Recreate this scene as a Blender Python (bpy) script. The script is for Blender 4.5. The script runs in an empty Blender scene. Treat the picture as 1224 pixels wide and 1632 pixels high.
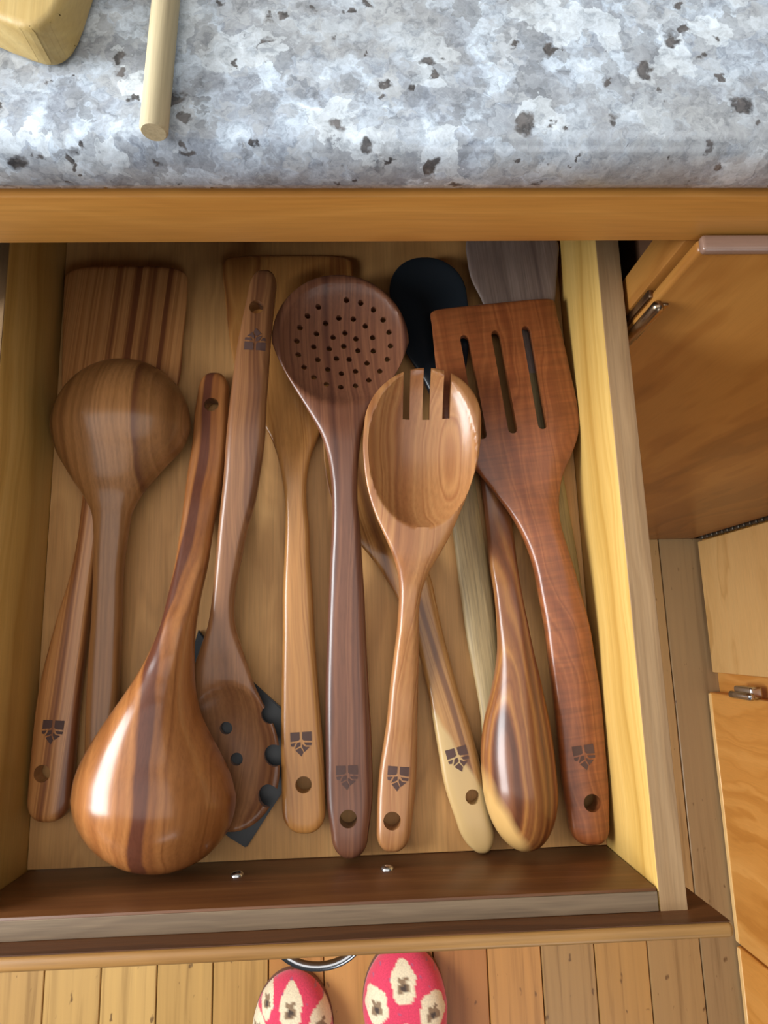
import bpy, bmesh, math, random
from mathutils import Vector, Matrix
from mathutils.bvhtree import BVHTree

random.seed(7)
S = bpy.context.scene
COL = S.collection

# ------------------------------------------------------------------ camera
IW, IH, F = 1224.0, 1632.0, 1067.43
CAM = Vector((0, 0, 1.193))
RX, RY, RZ = 0.187, -0.0344, -0.0261
ROT = (Matrix.Rotation(RZ, 3, 'Z') @ Matrix.Rotation(RY, 3, 'Y') @ Matrix.Rotation(RX, 3, 'X'))
cd = bpy.data.cameras.new('camera')
cd.sensor_fit = 'HORIZONTAL'; cd.sensor_width = 36.0; cd.lens = F * 36.0 / IW
cd.clip_start = 0.01
cam = bpy.data.objects.new('camera', cd); COL.objects.link(cam)
cam.matrix_world = Matrix.Translation(CAM) @ ROT.to_4x4()
S.camera = cam

# ------------------------------------------------------------------ world, light, exposure
w = bpy.data.worlds.new('world'); S.world = w; w.use_nodes = True
bg = w.node_tree.nodes['Background']
bg.inputs['Color'].default_value = (0.93, 0.96, 1.0, 1); bg.inputs['Strength'].default_value = 0.07

def area(name, loc, target, sx, sy, energy, color):
    l = bpy.data.lights.new(name, 'AREA'); l.shape = 'RECTANGLE'; l.size = sx; l.size_y = sy
    l.energy = energy; l.color = color
    o = bpy.data.objects.new(name, l); COL.objects.link(o); o.location = loc
    o.rotation_euler = (Vector(target) - Vector(loc)).to_track_quat('-Z', 'Y').to_euler()
    return o
area('window_daylight', (-1.5, 0.04, 1.58), (0, 0.03, 0.85), 1.15, 0.75, 64, (0.94, 0.98, 1.0))
area('ceiling_bounce_fill', (-0.2, 0.05, 2.5), (-0.2, 0.05, 0.0), 2.4, 1.4, 17, (1.0, 0.98, 0.95))  # added fill lamp, standing in for light bounced off the unseen ceiling
area('far_window_daylight', (0.7, -2.1, 1.9), (0, 0.0, 0.85), 1.0, 1.0, 11, (0.88, 0.94, 1.0))

S.view_settings.view_transform = 'Standard'; S.view_settings.look = 'None'
S.view_settings.gamma = 1.0; S.view_settings.use_curve_mapping = False
S.view_settings.exposure = -0.06

# ------------------------------------------------------------------ helpers
def ray(px, py):
    return ROT @ Vector(((px - IW / 2) / F, -(py - IH / 2) / F, -1.0))
def at(px, py, z):
    d = ray(px, py); return CAM + d * ((z - CAM.z) / d.z)
def at_y(px, py, y):
    d = ray(px, py); return CAM + d * ((y - CAM.y) / d.y)
def at_x(px, py, x):
    d = ray(px, py); return CAM + d * ((x - CAM.x) / d.x)

def lin(c):
    return tuple((v / 12.92 if v <= 0.04045 else ((v + 0.055) / 1.055) ** 2.4) for v in [k / 255.0 for k in c]) + (1.0,)

def tag(o, label=None, cat=None, group=None, kind=None):
    if label: o['label'] = label
    if cat: o['category'] = cat
    if group: o['group'] = group
    if kind: o['kind'] = kind
    return o
def empty(name, loc=(0, 0, 0), rz=0.0, parent=None):
    o = bpy.data.objects.new(name, None); o.empty_display_size = 0.02; COL.objects.link(o)
    o.location = loc; o.rotation_euler = (0, 0, rz)
    if parent: o.parent = parent
    return o
def mesh_obj(name, bm, mat, parent=None, smooth=None, recalc=True):
    if recalc: bmesh.ops.recalc_face_normals(bm, faces=bm.faces[:])
    me = bpy.data.meshes.new(name); bm.to_mesh(me); bm.free()
    if smooth is not None:
        me.polygons.foreach_set('use_smooth', [True] * len(me.polygons))
        me.set_sharp_from_angle(angle=math.radians(smooth))
    if mat: me.materials.append(mat)
    o = bpy.data.objects.new(name, me); COL.objects.link(o)
    if parent: o.parent = parent
    return o
def bm_box(bm, x0, x1, y0, y1, z0, z1, bev=0.0, seg=2):
    r = bmesh.ops.create_cube(bm, size=1.0); vs = r['verts']
    for v in vs:
        v.co = Vector(((x0 + x1) / 2 + v.co.x * (x1 - x0), (y0 + y1) / 2 + v.co.y * (y1 - y0), (z0 + z1) / 2 + v.co.z * (z1 - z0)))
    if bev > 0:
        es = list({e for v in vs for e in v.link_edges})
        bmesh.ops.bevel(bm, geom=es, offset=bev, segments=seg, profile=0.5, affect='EDGES')
    return vs
def box(name, x0, x1, y0, y1, z0, z1, mat, parent=None, bev=0.001, seg=2):
    """box mesh whose origin sits at its own centre"""
    c = Vector(((x0 + x1) / 2, (y0 + y1) / 2, (z0 + z1) / 2))
    bm = bmesh.new()
    bm_box(bm, x0 - c.x, x1 - c.x, y0 - c.y, y1 - c.y, z0 - c.z, z1 - c.z, bev, seg)
    o = mesh_obj(name, bm, mat, parent, smooth=40); o.location = c
    return o
def tube(bm, pts, r, n=10, cap=True):
    rings = []
    for i, p in enumerate(pts):
        p = Vector(p)
        t = (Vector(pts[min(i + 1, len(pts) - 1)]) - Vector(pts[max(i - 1, 0)])).normalized()
        a = t.cross(Vector((0, 0, 1)))
        if a.length < 1e-4: a = t.cross(Vector((1, 0, 0)))
        a.normalize(); b = t.cross(a)
        rr = r[i] if isinstance(r, (list, tuple)) else r
        rings.append([bm.verts.new(p + a * (rr * math.cos(k * 2 * math.pi / n)) + b * (rr * math.sin(k * 2 * math.pi / n))) for k in range(n)])
    for i in range(len(rings) - 1):
        for k in range(n):
            bm.faces.new((rings[i][k], rings[i][(k + 1) % n], rings[i + 1][(k + 1) % n], rings[i + 1][k]))
    if cap: bm.faces.new(rings[0][::-1]); bm.faces.new(rings[-1])
def prism(bm, pts, z0, z1):
    a = [bm.verts.new((p[0], p[1], z0)) for p in pts]; b = [bm.verts.new((p[0], p[1], z1)) for p in pts]
    n = len(pts)
    bm.faces.new(a[::-1]); bm.faces.new(b)
    for i in range(n): bm.faces.new((a[i], a[(i + 1) % n], b[(i + 1) % n], b[i]))

# ------------------------------------------------------------------ materials
class NT:
    def __init__(s, name):
        s.m = bpy.data.materials.new(name); s.m.use_nodes = True
        s.t = s.m.node_tree; s.n = s.t.nodes; s.bsdf = s.n['Principled BSDF']
    def node(s, typ, **kw):
        nd = s.n.new(typ)
        for k, v in kw.items():
            if k in nd.inputs.keys() if isinstance(k, str) else False: pass
            setattr(nd, k, v)
        return nd
    def link(s, a, b): s.t.links.new(a, b)
    def math(s, op, a, b=None, c=None):
        nd = s.n.new('ShaderNodeMath'); nd.operation = op
        for i, v in enumerate((a, b, c)):
            if v is None: continue
            if isinstance(v, (int, float)): nd.inputs[i].default_value = v
            else: s.link(v, nd.inputs[i])
        return nd.outputs[0]
    def combine(s, x, y, z):
        nd = s.n.new('ShaderNodeCombineXYZ')
        for i, v in enumerate((x, y, z)):
            if isinstance(v, (int, float)): nd.inputs[i].default_value = v
            else: s.link(v, nd.inputs[i])
        return nd.outputs[0]
    def noise(s, vec, scale, detail=2.0, rough=0.5, dist=0.0):
        nd = s.n.new('ShaderNodeTexNoise'); s.link(vec, nd.inputs['Vector'])
        nd.inputs['Scale'].default_value = scale; nd.inputs['Detail'].default_value = detail
        nd.inputs['Roughness'].default_value = rough; nd.inputs['Distortion'].default_value = dist
        return nd.outputs['Fac']
    def ramp(s, fac, stops, interp='LINEAR'):
        nd = s.n.new('ShaderNodeValToRGB'); cr = nd.color_ramp; cr.interpolation = interp
        while len(cr.elements) < len(stops): cr.elements.new(0.5)
        for e, (p, c) in zip(cr.elements, stops):
            e.position = p; e.color = c if len(c) == 4 else lin(c)
        s.link(fac, nd.inputs[0]); return nd.outputs[0]
    def mix(s, fac, a, b, mode='MIX'):
        nd = s.n.new('ShaderNodeMix'); nd.data_type = 'RGBA'; nd.blend_type = mode
        for sock, v in ((nd.inputs[0], fac), (nd.inputs[6], a), (nd.inputs[7], b)):
            if isinstance(v, (int, float)): sock.default_value = v
            elif isinstance(v, tuple): sock.default_value = v
            else: s.link(v, sock)
        return nd.outputs[2]

def wood(name, cols, seed=0.0, axis='Y', ring=150.0, centre=(0.0, -0.05), warp=1.4, grain=0.16, curl=0.0,
         rough=0.38, coat=0.0, along=5.0, per_object=False, spec=0.5, bump=0.1):
    """solid wood: growth rings round an axis off the piece, so carved hollows cut them into curves"""
    t = NT(name)
    tc = t.node('ShaderNodeTexCoord'); sp = t.node('ShaderNodeSeparateXYZ'); t.link(tc.outputs['Object'], sp.inputs[0])
    X, Y, Z = sp.outputs
    if axis == 'Y': a, l, b = X, Y, Z
    elif axis == 'X': a, l, b = Y, X, Z
    else: a, l, b = X, Z, Y
    off = seed
    if per_object:
        oi = t.node('ShaderNodeObjectInfo')
        off = t.math('MULTIPLY_ADD', oi.outputs['Random'], 37.0, seed)
    lo = t.math('ADD', l, off)
    ln = t.math('MULTIPLY', lo, along)
    wv = t.combine(t.math('MULTIPLY', a, 18.0), ln, t.math('MULTIPLY', b, 18.0))
    w1 = t.noise(wv, 1.0, 3.0, 0.55)
    ra = t.math('ADD', a, centre[0]); rb = t.math('ADD', b, centre[1])
    r = t.math('SQRT', t.math('ADD', t.math('MULTIPLY', ra, ra), t.math('MULTIPLY', rb, rb)))
    wr = t.math('ADD', t.math('MULTIPLY', r, ring), t.math('MULTIPLY', w1, warp * 4.0))
    wr = t.math('ADD', wr, off)
    n1 = t.n.new('ShaderNodeTexNoise'); n1.noise_dimensions = '1D'; t.link(wr, n1.inputs['W'])
    n1.inputs['Scale'].default_value = 0.55; n1.inputs['Detail'].default_value = 3.0; n1.inputs['Roughness'].default_value = 0.6
    col = t.ramp(n1.outputs['Fac'], cols)
    gv = t.combine(t.math('MULTIPLY', a, 900.0), t.math('MULTIPLY', lo, 26.0), t.math('MULTIPLY', b, 900.0))
    g = t.noise(gv, 1.0, 2.0, 0.6)
    gm = t.ramp(g, [(0.25, (1 - grain * 1.6,) * 3 + (1,)), (0.55, (1, 1, 1, 1)), (0.85, (1 + grain,) * 3 + (1,))])
    col = t.mix(1.0, col, gm, 'MULTIPLY')
    if curl > 0:
        cv = t.combine(t.math('MULTIPLY', a, 35.0), t.math('MULTIPLY', lo, 330.0), t.math('MULTIPLY', b, 30.0))
        c = t.noise(cv, 1.0, 2.0, 0.55, 0.6)
        cm = t.ramp(c, [(0.3, (1 - curl,) * 3 + (1,)), (0.7, (1 + curl,) * 3 + (1,))])
        col = t.mix(1.0, col, cm, 'MULTIPLY')
    t.link(col, t.bsdf.inputs['Base Color'])
    t.bsdf.inputs['Roughness'].default_value = rough
    t.bsdf.inputs['Specular IOR Level'].default_value = spec
    t.bsdf.inputs['Coat Weight'].default_value = coat; t.bsdf.inputs['Coat Roughness'].default_value = 0.17
    if bump > 0:
        bp = t.node('ShaderNodeBump'); bp.inputs['Strength'].default_value = bump; bp.inputs['Distance'].default_value = 0.0006
        t.link(g, bp.inputs['Height']); t.link(bp.outputs[0], t.bsdf.inputs['Normal'])
    return t.m

def plain(name, c, rough=0.5, metal=0.0, spec=0.5, var=0.0, vs=60.0):
    t = NT(name)
    if var > 0:
        tc = t.node('ShaderNodeTexCoord')
        n = t.noise(tc.outputs['Object'], vs, 3.0, 0.6)
        c0 = tuple(max(0, k * (1 - var)) for k in c); c1 = tuple(min(255, k * (1 + var)) for k in c)
        t.link(t.ramp(n, [(0.3, c0), (0.7, c1)]), t.bsdf.inputs['Base Color'])
    else:
        t.bsdf.inputs['Base Color'].default_value = lin(c)
    t.bsdf.inputs['Roughness'].default_value = rough; t.bsdf.inputs['Metallic'].default_value = metal
    t.bsdf.inputs['Specular IOR Level'].default_value = spec
    return t.m

def granite():
    t = NT('granite')
    tc = t.node('ShaderNodeTexCoord'); P = tc.outputs['Object']
    wn = t.n.new('ShaderNodeTexNoise'); t.link(P, wn.inputs['Vector']); wn.inputs['Scale'].default_value = 210; wn.inputs['Detail'].default_value = 5
    dv = t.n.new('ShaderNodeVectorMath'); dv.operation = 'MULTIPLY_ADD'
    t.link(wn.outputs['Color'], dv.inputs[0]); dv.inputs[1].default_value = (0.010,) * 3; t.link(P, dv.inputs[2])
    Q = dv.outputs[0]
    def vor(scale, vec=Q, smooth=False):
        v = t.n.new('ShaderNodeTexVoronoi'); t.link(vec, v.inputs['Vector']); v.inputs['Scale'].default_value = scale
        g = t.n.new('ShaderNodeSeparateColor'); t.link(v.outputs['Color'], g.inputs[0])
        return v.outputs['Distance'], g.outputs[0], g.outputs[1]
    n1 = t.noise(Q, 60.0, 5.0, 0.65, 0.3)
    base = t.ramp(n1, [(0.30, (119, 125, 135)), (0.42, (151, 158, 169)), (0.50, (173, 183, 196)), (0.57, (192, 204, 217)), (0.68, (210, 220, 231))])
    # translucent grey crystals of two sizes
    for sc, lo, amt in ((95.0, 0.56, 0.72), (190.0, 0.54, 0.6)):
        d, c1, c2 = vor(sc)
        on = t.ramp(t.math('ADD', c1, t.math('MULTIPLY', t.math('SUBTRACT', n1, 0.5), -1.2)), [(lo, (0, 0, 0, 1)), (lo + 0.2, (1, 1, 1, 1))])
        gcol = t.ramp(c2, [(0.0, (118, 122, 128)), (0.5, (156, 161, 168)), (1.0, (182, 186, 190))])
        base = t.mix(t.math('MULTIPLY', on, amt), base, gcol)
    # white feldspar grains
    d, c1, c2 = vor(78.0)
    on = t.ramp(c1, [(0.82, (0, 0, 0, 1)), (0.86, (1, 1, 1, 1))])
    base = t.mix(t.math('MULTIPLY', on, 0.5), base, lin((226, 235, 242)))
    # smoky warm-grey clouds
    n2 = t.noise(Q, 15.0, 4.0, 0.6, 0.3)
    cl = t.ramp(n2, [(0.46, (0, 0, 0, 1)), (0.66, (1, 1, 1, 1))])
    base = t.mix(t.math('MULTIPLY', cl, 0.6), base, lin((150, 150, 149)))
    n5 = t.noise(Q, 190.0, 4.0, 0.7, 0.5)
    base = t.mix(1.0, base, t.ramp(n5, [(0.34, (0.66, 0.67, 0.69, 1)), (0.47, (0.97, 0.97, 0.97, 1)), (0.66, (1.22, 1.22, 1.22, 1))]), 'MULTIPLY')
    # dark mica flecks, some small, some larger
    n3 = t.noise(P, 26.0, 2.0, 0.6)
    n4 = t.noise(Q, 260.0, 2.0, 0.6)
    dark = t.ramp(n4, [(0.35, (46, 42, 42)), (0.72, (104, 98, 96))])
    for sc, rad, thr in ((88.0, 0.36, 1.19), (170.0, 0.36, 1.18)):
        d, c1, c2 = vor(sc)
        on = t.math('GREATER_THAN', t.math('ADD', c1, t.math('MULTIPLY', n3, 0.55)), thr)
        disc = t.ramp(t.math('ADD', d, t.math('MULTIPLY', c2, 0.14)), [(rad - 0.05, (1, 1, 1, 1)), (rad + 0.07, (0, 0, 0, 1))])
        base = t.mix(t.math('MULTIPLY', t.math('MULTIPLY', disc, on), 0.92), base, dark)
    t.link(base, t.bsdf.inputs['Base Color'])
    t.bsdf.inputs['Roughness'].default_value = 0.22
    return t.m

M = {}
M['drawer_side'] = wood('drawer_side_wood', [(0.30, (182, 139, 65)), (0.5, (203, 162, 87)), (0.72, (217, 179, 106))], 3.1, 'Y', 120, (0.03, 0.02), 1.0, 0.06, rough=0.42, bump=0.04)
M['drawer_edge'] = wood('drawer_edge_wood', [(0.30, (122, 90, 59)), (0.5, (150, 117, 80)), (0.72, (165, 132, 94))], 5.7, 'Y', 160, (0.02, 0.02), 1.0, 0.1, rough=0.6)
M['drawer_front_shaded'] = wood('drawer_front_shaded_wood', [(0.30, (78, 44, 20)), (0.5, (98, 58, 28)), (0.72, (114, 72, 38))], 8.2, 'X', 140, (0.03, 0.02), 1.0, 0.12, rough=0.42)  # browns darkened so the inner face looks shaded; shade put into the colour
M['worn'] = wood('worn_edge_wood', [(0.30, (91, 72, 53)), (0.5, (112, 91, 69)), (0.72, (126, 105, 80))], 5.1, 'X', 160, (0.02, 0.02), 1.0, 0.14, rough=0.6)
M['drawer_face'] = wood('drawer_face_wood', [(0.30, (120, 80, 38)), (0.5, (153, 110, 59)), (0.72, (172, 129, 75))], 4.4, 'X', 140, (0.03, 0.02), 1.0, 0.12, rough=0.4)
M['drawer_floor'] = wood('drawer_floor_wood', [(0.30, (165, 118, 65)), (0.5, (189, 139, 81)), (0.72, (206, 156, 95))], 1.3, 'Y', 60, (0.1, 0.2), 1.6, 0.10, rough=0.6)
M['strip'] = wood('edging_wood', [(0.28, (164, 106, 44)), (0.48, (186, 128, 58)), (0.62, (196, 138, 66)), (0.8, (178, 120, 54))], 2.2, 'X', 70, (0.05, 0.05), 0.9, 0.07, rough=0.4, bump=0.03)
M['cabinet'] = wood('cabinet_wood', [(0.3, (135, 86, 36)), (0.5, (155, 102, 45)), (0.75, (168, 116, 55))], 6.6, 'Z', 50, (0.2, 0.3), 1.5, 0.05, rough=0.34, bump=0.02)
M['cabinet_top'] = wood('cabinet_edge_wood', [(0.3, (112, 84, 70)), (0.7, (138, 108, 92))], 6.6, 'X', 50, (0.2, 0.3), 1.5, 0.05, rough=0.25)
M['maple'] = wood('maple_wood', [(0.3, (222, 170, 100)), (0.5, (242, 193, 123)), (0.75, (252, 208, 140))], 9.6, 'Y', 45, (0.2, 0.3), 1.3, 0.05, rough=0.36, bump=0.02)
M['maple_dark'] = wood('amber_maple_wood', [(0.3, (207, 136, 54)), (0.5, (225, 155, 71)), (0.75, (238, 172, 89))], 12.6, 'Z', 45, (0.2, 0.3), 1.2, 0.05, rough=0.36, bump=0.02)
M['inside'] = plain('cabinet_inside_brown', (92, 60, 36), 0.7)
M['granite'] = granite()
M['steel'] = plain('steel', (190, 190, 192), 0.22, 1.0)
M['bronze'] = plain('dull_nickel', (150, 128, 104), 0.3, 1.0)
M['hinge_dark'] = plain('dark_hinge_metal', (88, 80, 70), 0.4, 0.8)
M['black'] = plain('black_nylon', (38, 40, 43), 0.42, var=0.1)
M['silicone'] = plain('black_silicone', (26, 32, 38), 0.3)
M['burn'] = plain('burned_mark', (76, 50, 42), 0.6)
M['pale_dowel'] = wood('dowel_wood', [(0.3, (178, 160, 124)), (0.7, (198, 182, 146))], 1.7, 'Y', 300, (0.01, 0.01), 0.6, 0.10, rough=0.65)
M['pale_block'] = wood('block_wood', [(0.3, (177, 146, 84)), (0.7, (193, 165, 105))], 4.7, 'Y', 200, (0.02, 0.02), 0.8, 0.06, rough=0.5)

# ------------------------------------------------------------------ scene measures (metres)
YS, ZT, STRIP_T = 0.1689, 0.9575, 0.0309
XL, XR, ZB, ZS = -0.1822, 0.1345, 0.797, 0.8612
TS, YF, WF = 0.0134, -0.117, 0.0103
ZFACE, TFACE, XE = 0.8766, 0.0062, 0.1607
XK, YC = 0.614, 0.163
YB = 0.268            # drawer back, inner face
GRAN = 0.028

# ------------------------------------------------------------------ floor
fl = empty('floor'); tag(fl, kind='structure')
plank_cols = [(178, 138, 82), (188, 148, 88), (194, 154, 92), (182, 142, 82), (180, 138, 78), (176, 122, 66), (190, 136, 76), (178, 126, 70), (164, 108, 58), (180, 128, 70), (158, 122, 76), (168, 126, 72), (158, 124, 80), (146, 118, 82), (144, 118, 84), (144, 118, 84)]
def plank_mat():
    t = NT('pine_floor')
    tc = t.node('ShaderNodeTexCoord'); sp = t.node('ShaderNodeSeparateXYZ'); t.link(tc.outputs['Object'], sp.inputs[0])
    oi = t.node('ShaderNodeObjectInfo')
    off = t.math('MULTIPLY', oi.outputs['Random'], 31.0)
    v = t.combine(t.math('MULTIPLY_ADD', sp.outputs[0], 70.0, off), t.math('MULTIPLY_ADD', sp.outputs[1], 2.2, off), 0.0)
    n = t.noise(v, 1.0, 4.0, 0.6, 0.5)
    m = t.ramp(n, [(0.28, (0.66, 0.62, 0.58, 1)), (0.48, (1, 1, 1, 1)), (0.75, (1.12, 1.12, 1.1, 1))])
    col = t.mix(1.0, oi.outputs['Color'], m, 'MULTIPLY')
    v2 = t.combine(t.math('MULTIPLY_ADD', sp.outputs[0], 75.0, off), t.math('MULTIPLY_ADD', sp.outputs[1], 38.0, off), 0.0)
    n2 = t.noise(v2, 1.0, 2.0, 0.5)
    k = t.ramp(n2, [(0.69, (0, 0, 0, 1)), (0.75, (1, 1, 1, 1))])
    col = t.mix(t.math('MULTIPLY', k, 0.75), col, lin((82, 52, 28)))
    t.link(col, t.bsdf.inputs['Base Color']); t.bsdf.inputs['Roughness'].default_value = 0.42
    bp = t.node('ShaderNodeBump'); bp.inputs['Strength'].default_value = 0.15; bp.inputs['Distance'].default_value = 0.001
    t.link(n, bp.inputs['Height']); t.link(bp.outputs[0], t.bsdf.inputs['Normal'])
    return t.m
M['pine'] = plank_mat()
bm = bmesh.new(); bm_box(bm, -0.0432, 0.0432, -0.55, 0.55, -0.018, 0.0, 0.0012, 1)
o0 = mesh_obj('floor_plank', bm, M['pine'], fl, smooth=40)
for i in range(-6, 16):
    o = o0 if i == 0 else o0.copy()
    if i != 0: COL.objects.link(o)
    o.location = (-0.509 + 0.088 * (i - 1) + 0.044, -0.385, 0.0)
    o.color = lin(plank_cols[max(i, 0)] if i > -3 else plank_cols[i % 3])
bm = bmesh.new(); bm_box(bm, -1.15, 1.3, -1.0, 0.9, -0.03, -0.0185)
o = mesh_obj('subfloor', bm, M['inside'], fl)

o = box('wall_back', -1.6, 1.9, 0.80, 0.86, 0.0, 2.5, plain('painted_wall', (196, 190, 178), 0.7), None, 0.0)
tag(o, kind='structure')

# ------------------------------------------------------------------ countertop
ct = empty('countertop', (0, YS, ZT))
tag(ct, 'white and grey speckled granite countertop with a brown wooden front edge above the drawer', 'countertop')
bm = bmesh.new()
prof = []
r = GRAN / 2
for k in range(9):
    a = -math.pi / 2 - k * math.pi / 8
    prof.append((r * 0.55 * math.cos(a) + r * 0.55, r * math.sin(a) + r))
prof = [(max(p[0], 0.0), p[1]) for p in prof]
prof = prof + [(0.62, GRAN), (0.62, 0.0)]
rows = []
for x in (-0.75, 1.25): rows.append([bm.verts.new((x, p[0], p[1])) for p in prof])
for i in range(len(prof)):
    j = (i + 1) % len(prof); bm.faces.new((rows[0][i], rows[0][j], rows[1][j], rows[1][i]))
bm.faces.new(rows[0]); bm.faces.new(rows[1][::-1])
mesh_obj('granite_slab', bm, M['granite'], ct, smooth=50)
o = box('wooden_edge', -0.75, 1.25, 0.0015, 0.02, -STRIP_T, -0.0002, M['strip'], ct, 0.0012)

# ------------------------------------------------------------------ base cabinet behind the drawer (left run)
cb = empty('base_cabinet', (0.2, YS + 0.02, 0.0))
tag(cb, 'brown wooden base cabinet under the granite, with the drawer pulled out of it', 'cabinet')
def cbox(name, x0, x1, y0, y1, z0, z1, mat, bev=0.001):
    o = box(name, x0, x1, y0, y1, z0, z1, mat, cb, bev)
    o.location = o.location - Vector((0.2, YS + 0.02, 0.0)); return o
ZR = ZT - STRIP_T - 0.0004
yF = YS + 0.003                        # face frame plane
pa = at_y(1113, 402, YC); 
door_x0, door_zt = pa.x, pa.z
cbox('stile', XR + TS + 0.0014, XK - 0.001, yF, yF + 0.02, 0.0, ZR, M['cabinet'])
cbox('stile', -0.74, XL - TS - 0.006, yF, yF + 0.02, 0.0, ZR, M['cabinet'])
cbox('top_rail', XL - TS - 0.006, XR + TS + 0.006, yF + 0.022, yF + 0.04, 0.905, ZR, M['inside'])
cbox('back_panel', -0.74, XK + 0.5, 0.74, 0.752, 0.0, ZR, M['inside'])
cbox('side_panel', XR + TS + 0.012, XR + TS + 0.024, yF + 0.022, 0.739, 0.0, ZR, M['inside'])
cbox('side_panel', XL - TS - 0.024, XL - TS - 0.012, yF + 0.022, 0.739, 0.0, ZR, M['inside'])
cbox('lower_front', XL - TS - 0.006, XR + TS + 0.006, yF, yF + 0.018, 0.0, ZB - 0.04, M['cabinet'])

# the folding corner door: one leaf on each run, joined by a long hinge
cdoor = empty('corner_door', (XK, YC, 0.009))
tag(cdoor, 'folding corner cabinet door right of the drawer, brown leaf and pale leaf meeting at the corner', 'cabinet door')
def dbox(name, x0, x1, y0, y1, z0, z1, mat, bev=0.001, seg=2, parent=cdoor, org=(XK, YC, 0.009)):
    o = box(name, x0, x1, y0, y1, z0, z1, mat, parent, bev, seg); o.location = o.location - Vector(org); return o
lf = dbox('front_leaf', door_x0, XK - 0.006, YC, YC + 0.0068, 0.009, door_zt, M['cabinet'], 0.0022, 3)
dbox('top_moulding', door_x0 + 0.0005, XK - 0.007, YC - 0.0012, YC + 0.0066, door_zt - 0.001, door_zt + 0.0035, M['cabinet_top'], 0.0016, 3)
yl_end = at_x(1150, 1073, XK).y
dbox('side_leaf', XK, XK + 0.012, yl_end, YC - 0.006, 0.009, 0.86, M['maple'], 0.002, 2)
kn = None
zk = 0.02
bm = bmesh.new(); bm_box(bm, -0.0035, 0.0035, -0.0035, 0.0035, -0.0065, 0.0065, 0.0018, 2)
hs = empty('long_hinge', (-0.001, -0.001, 0), 0, cdoor)
while zk < 0.84:
    if kn is None: kn = mesh_obj('knuckle', bm, M['hinge_dark'], hs, smooth=60); k2 = kn
    else:
        k2 = kn.copy(); COL.objects.link(k2)
    k2.location = (0, 0, zk); zk += 0.0165
# hinge on the leaf's left edge
hp = at_y(1022, 512, YC)
hg = empty('hinge', (hp.x - XK, hp.y - YC - 0.001, hp.z - 0.009), 0, cdoor)
for (xa, xb, ya, yb) in ((-0.0042, -0.0012, 0.004, 0.0085), (0.0008, 0.006, -0.0005, 0.0015)):
    bm = bmesh.new(); bm_box(bm, xa, xb, ya, yb, -0.02, 0.02, 0.0008, 2)
    mesh_obj('hinge_plate', bm, M['bronze'], hg, smooth=40)
bm = bmesh.new(); tube(bm, [(-0.001, -0.002, z) for z in (-0.024, -0.022, 0.022, 0.024)], [0.0012, 0.0032, 0.0032, 0.0012], 12)
mesh_obj('barrel', bm, M['bronze'], hg, smooth=50)

# ------------------------------------------------------------------ right run of cabinets
y2a = at_x(1150, 1106, XK - 0.008).y
y2b = at_x(1212, 1535, XK - 0.008).y
rc = empty('side_cabinet', (XK + 0.02, 0, 0.0))
tag(rc, 'amber maple base cabinet at the right edge with a chrome hinge, meeting the plank floor', 'cabinet')
def rbox(name, x0, x1, y0, y1, z0, z1, mat, bev=0.001, seg=2):
    o = box(name, x0, x1, y0, y1, z0, z1, mat, rc, bev, seg); o.location = o.location - Vector((XK + 0.02, 0, 0)); return o
rbox('face_frame', XK + 0.014, XK + 0.034, -1.0, YC + 0.006, 0.0, 0.90, M['maple_dark'])
rbox('carcass', XK + 0.036, XK + 0.6, -1.0, YC, 0.0, 0.90, M['inside'])
rbox('door', XK - 0.008, XK + 0.012, y2b + 0.002, y2a, 0.004, 0.86, M['maple_dark'], 0.003, 3)
rbox('door', XK - 0.008, XK + 0.012, y2b - 0.5, y2b - 0.002, 0.004, 0.86, M['maple_dark'], 0.003, 3)
for (ya, yb) in ((y2b + 0.004, y2a - 0.002), (y2b - 0.5, y2b - 0.004)):
    rbox('pale_bottom_edge', XK - 0.0088, XK - 0.006, ya, yb, 0.0035, 0.013, M['maple'], 0.0008, 1)
hc = at_x(1190, 1103, XK - 0.012)
bm = bmesh.new(); bm_box(bm, -0.008, 0.012, -0.009, 0.009, -0.024, 0.024, 0.004, 4)
tube(bm, [(-0.009, -0.005, z) for z in (-0.03, -0.027, 0.027, 0.03)], [0.003, 0.006, 0.006, 0.003], 14)
o = mesh_obj('chrome_hinge', bm, M['steel'], rc, smooth=50); o.location = (hc.x - XK - 0.02, hc.y, hc.z)

# ------------------------------------------------------------------ the drawer
YAW = 0.004
dr = empty('kitchen_drawer', (0, 0, ZB), YAW)
tag(dr, 'open wooden kitchen drawer holding the wooden cooking utensils', 'drawer')
def dwb(name, x0, x1, y0, y1, z0, z1, mat, bev=0.0008, seg=2):
    o = box(name, x0, x1, y0, y1, z0 - ZB, z1 - ZB, mat, dr, bev, seg); return o
for (x0, x1) in ((XL - TS, XL), (XR, XR + TS)):
    sd = dwb('side_panel', x0, x1, YF - WF, YB + 0.012, ZB - 0.012, ZS, M['drawer_side'])
    e = box('worn_top_edge', -TS / 2 + 0.0003, TS / 2 - 0.0003, -(YB + 0.012 - YF + WF) / 2, (YB + 0.012 - YF + WF) / 2, 0, 0.0006, M['drawer_edge'], sd, 0.0002, 1)
    e.location = (0, 0, (ZS - ZB + 0.012) / 2 - 0.0001)
dwb('front_board', XL + 0.0002, XR - 0.0002, YF - WF, YF, ZB - 0.012, ZS, M['drawer_front_shaded'], 0.0012)
e = box('worn_top_edge', XL + 0.0006, XR - 0.0006, YF - WF + 0.0004, YF - 0.0014, ZS - ZB - 0.0002, ZS - ZB + 0.0005, M['worn'], dr, 0.0002, 1)
dwb('back_board', XL + 0.0002, XR - 0.0002, YB, YB + 0.012, ZB - 0.012, ZS - 0.004, M['drawer_front_shaded'])
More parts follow.
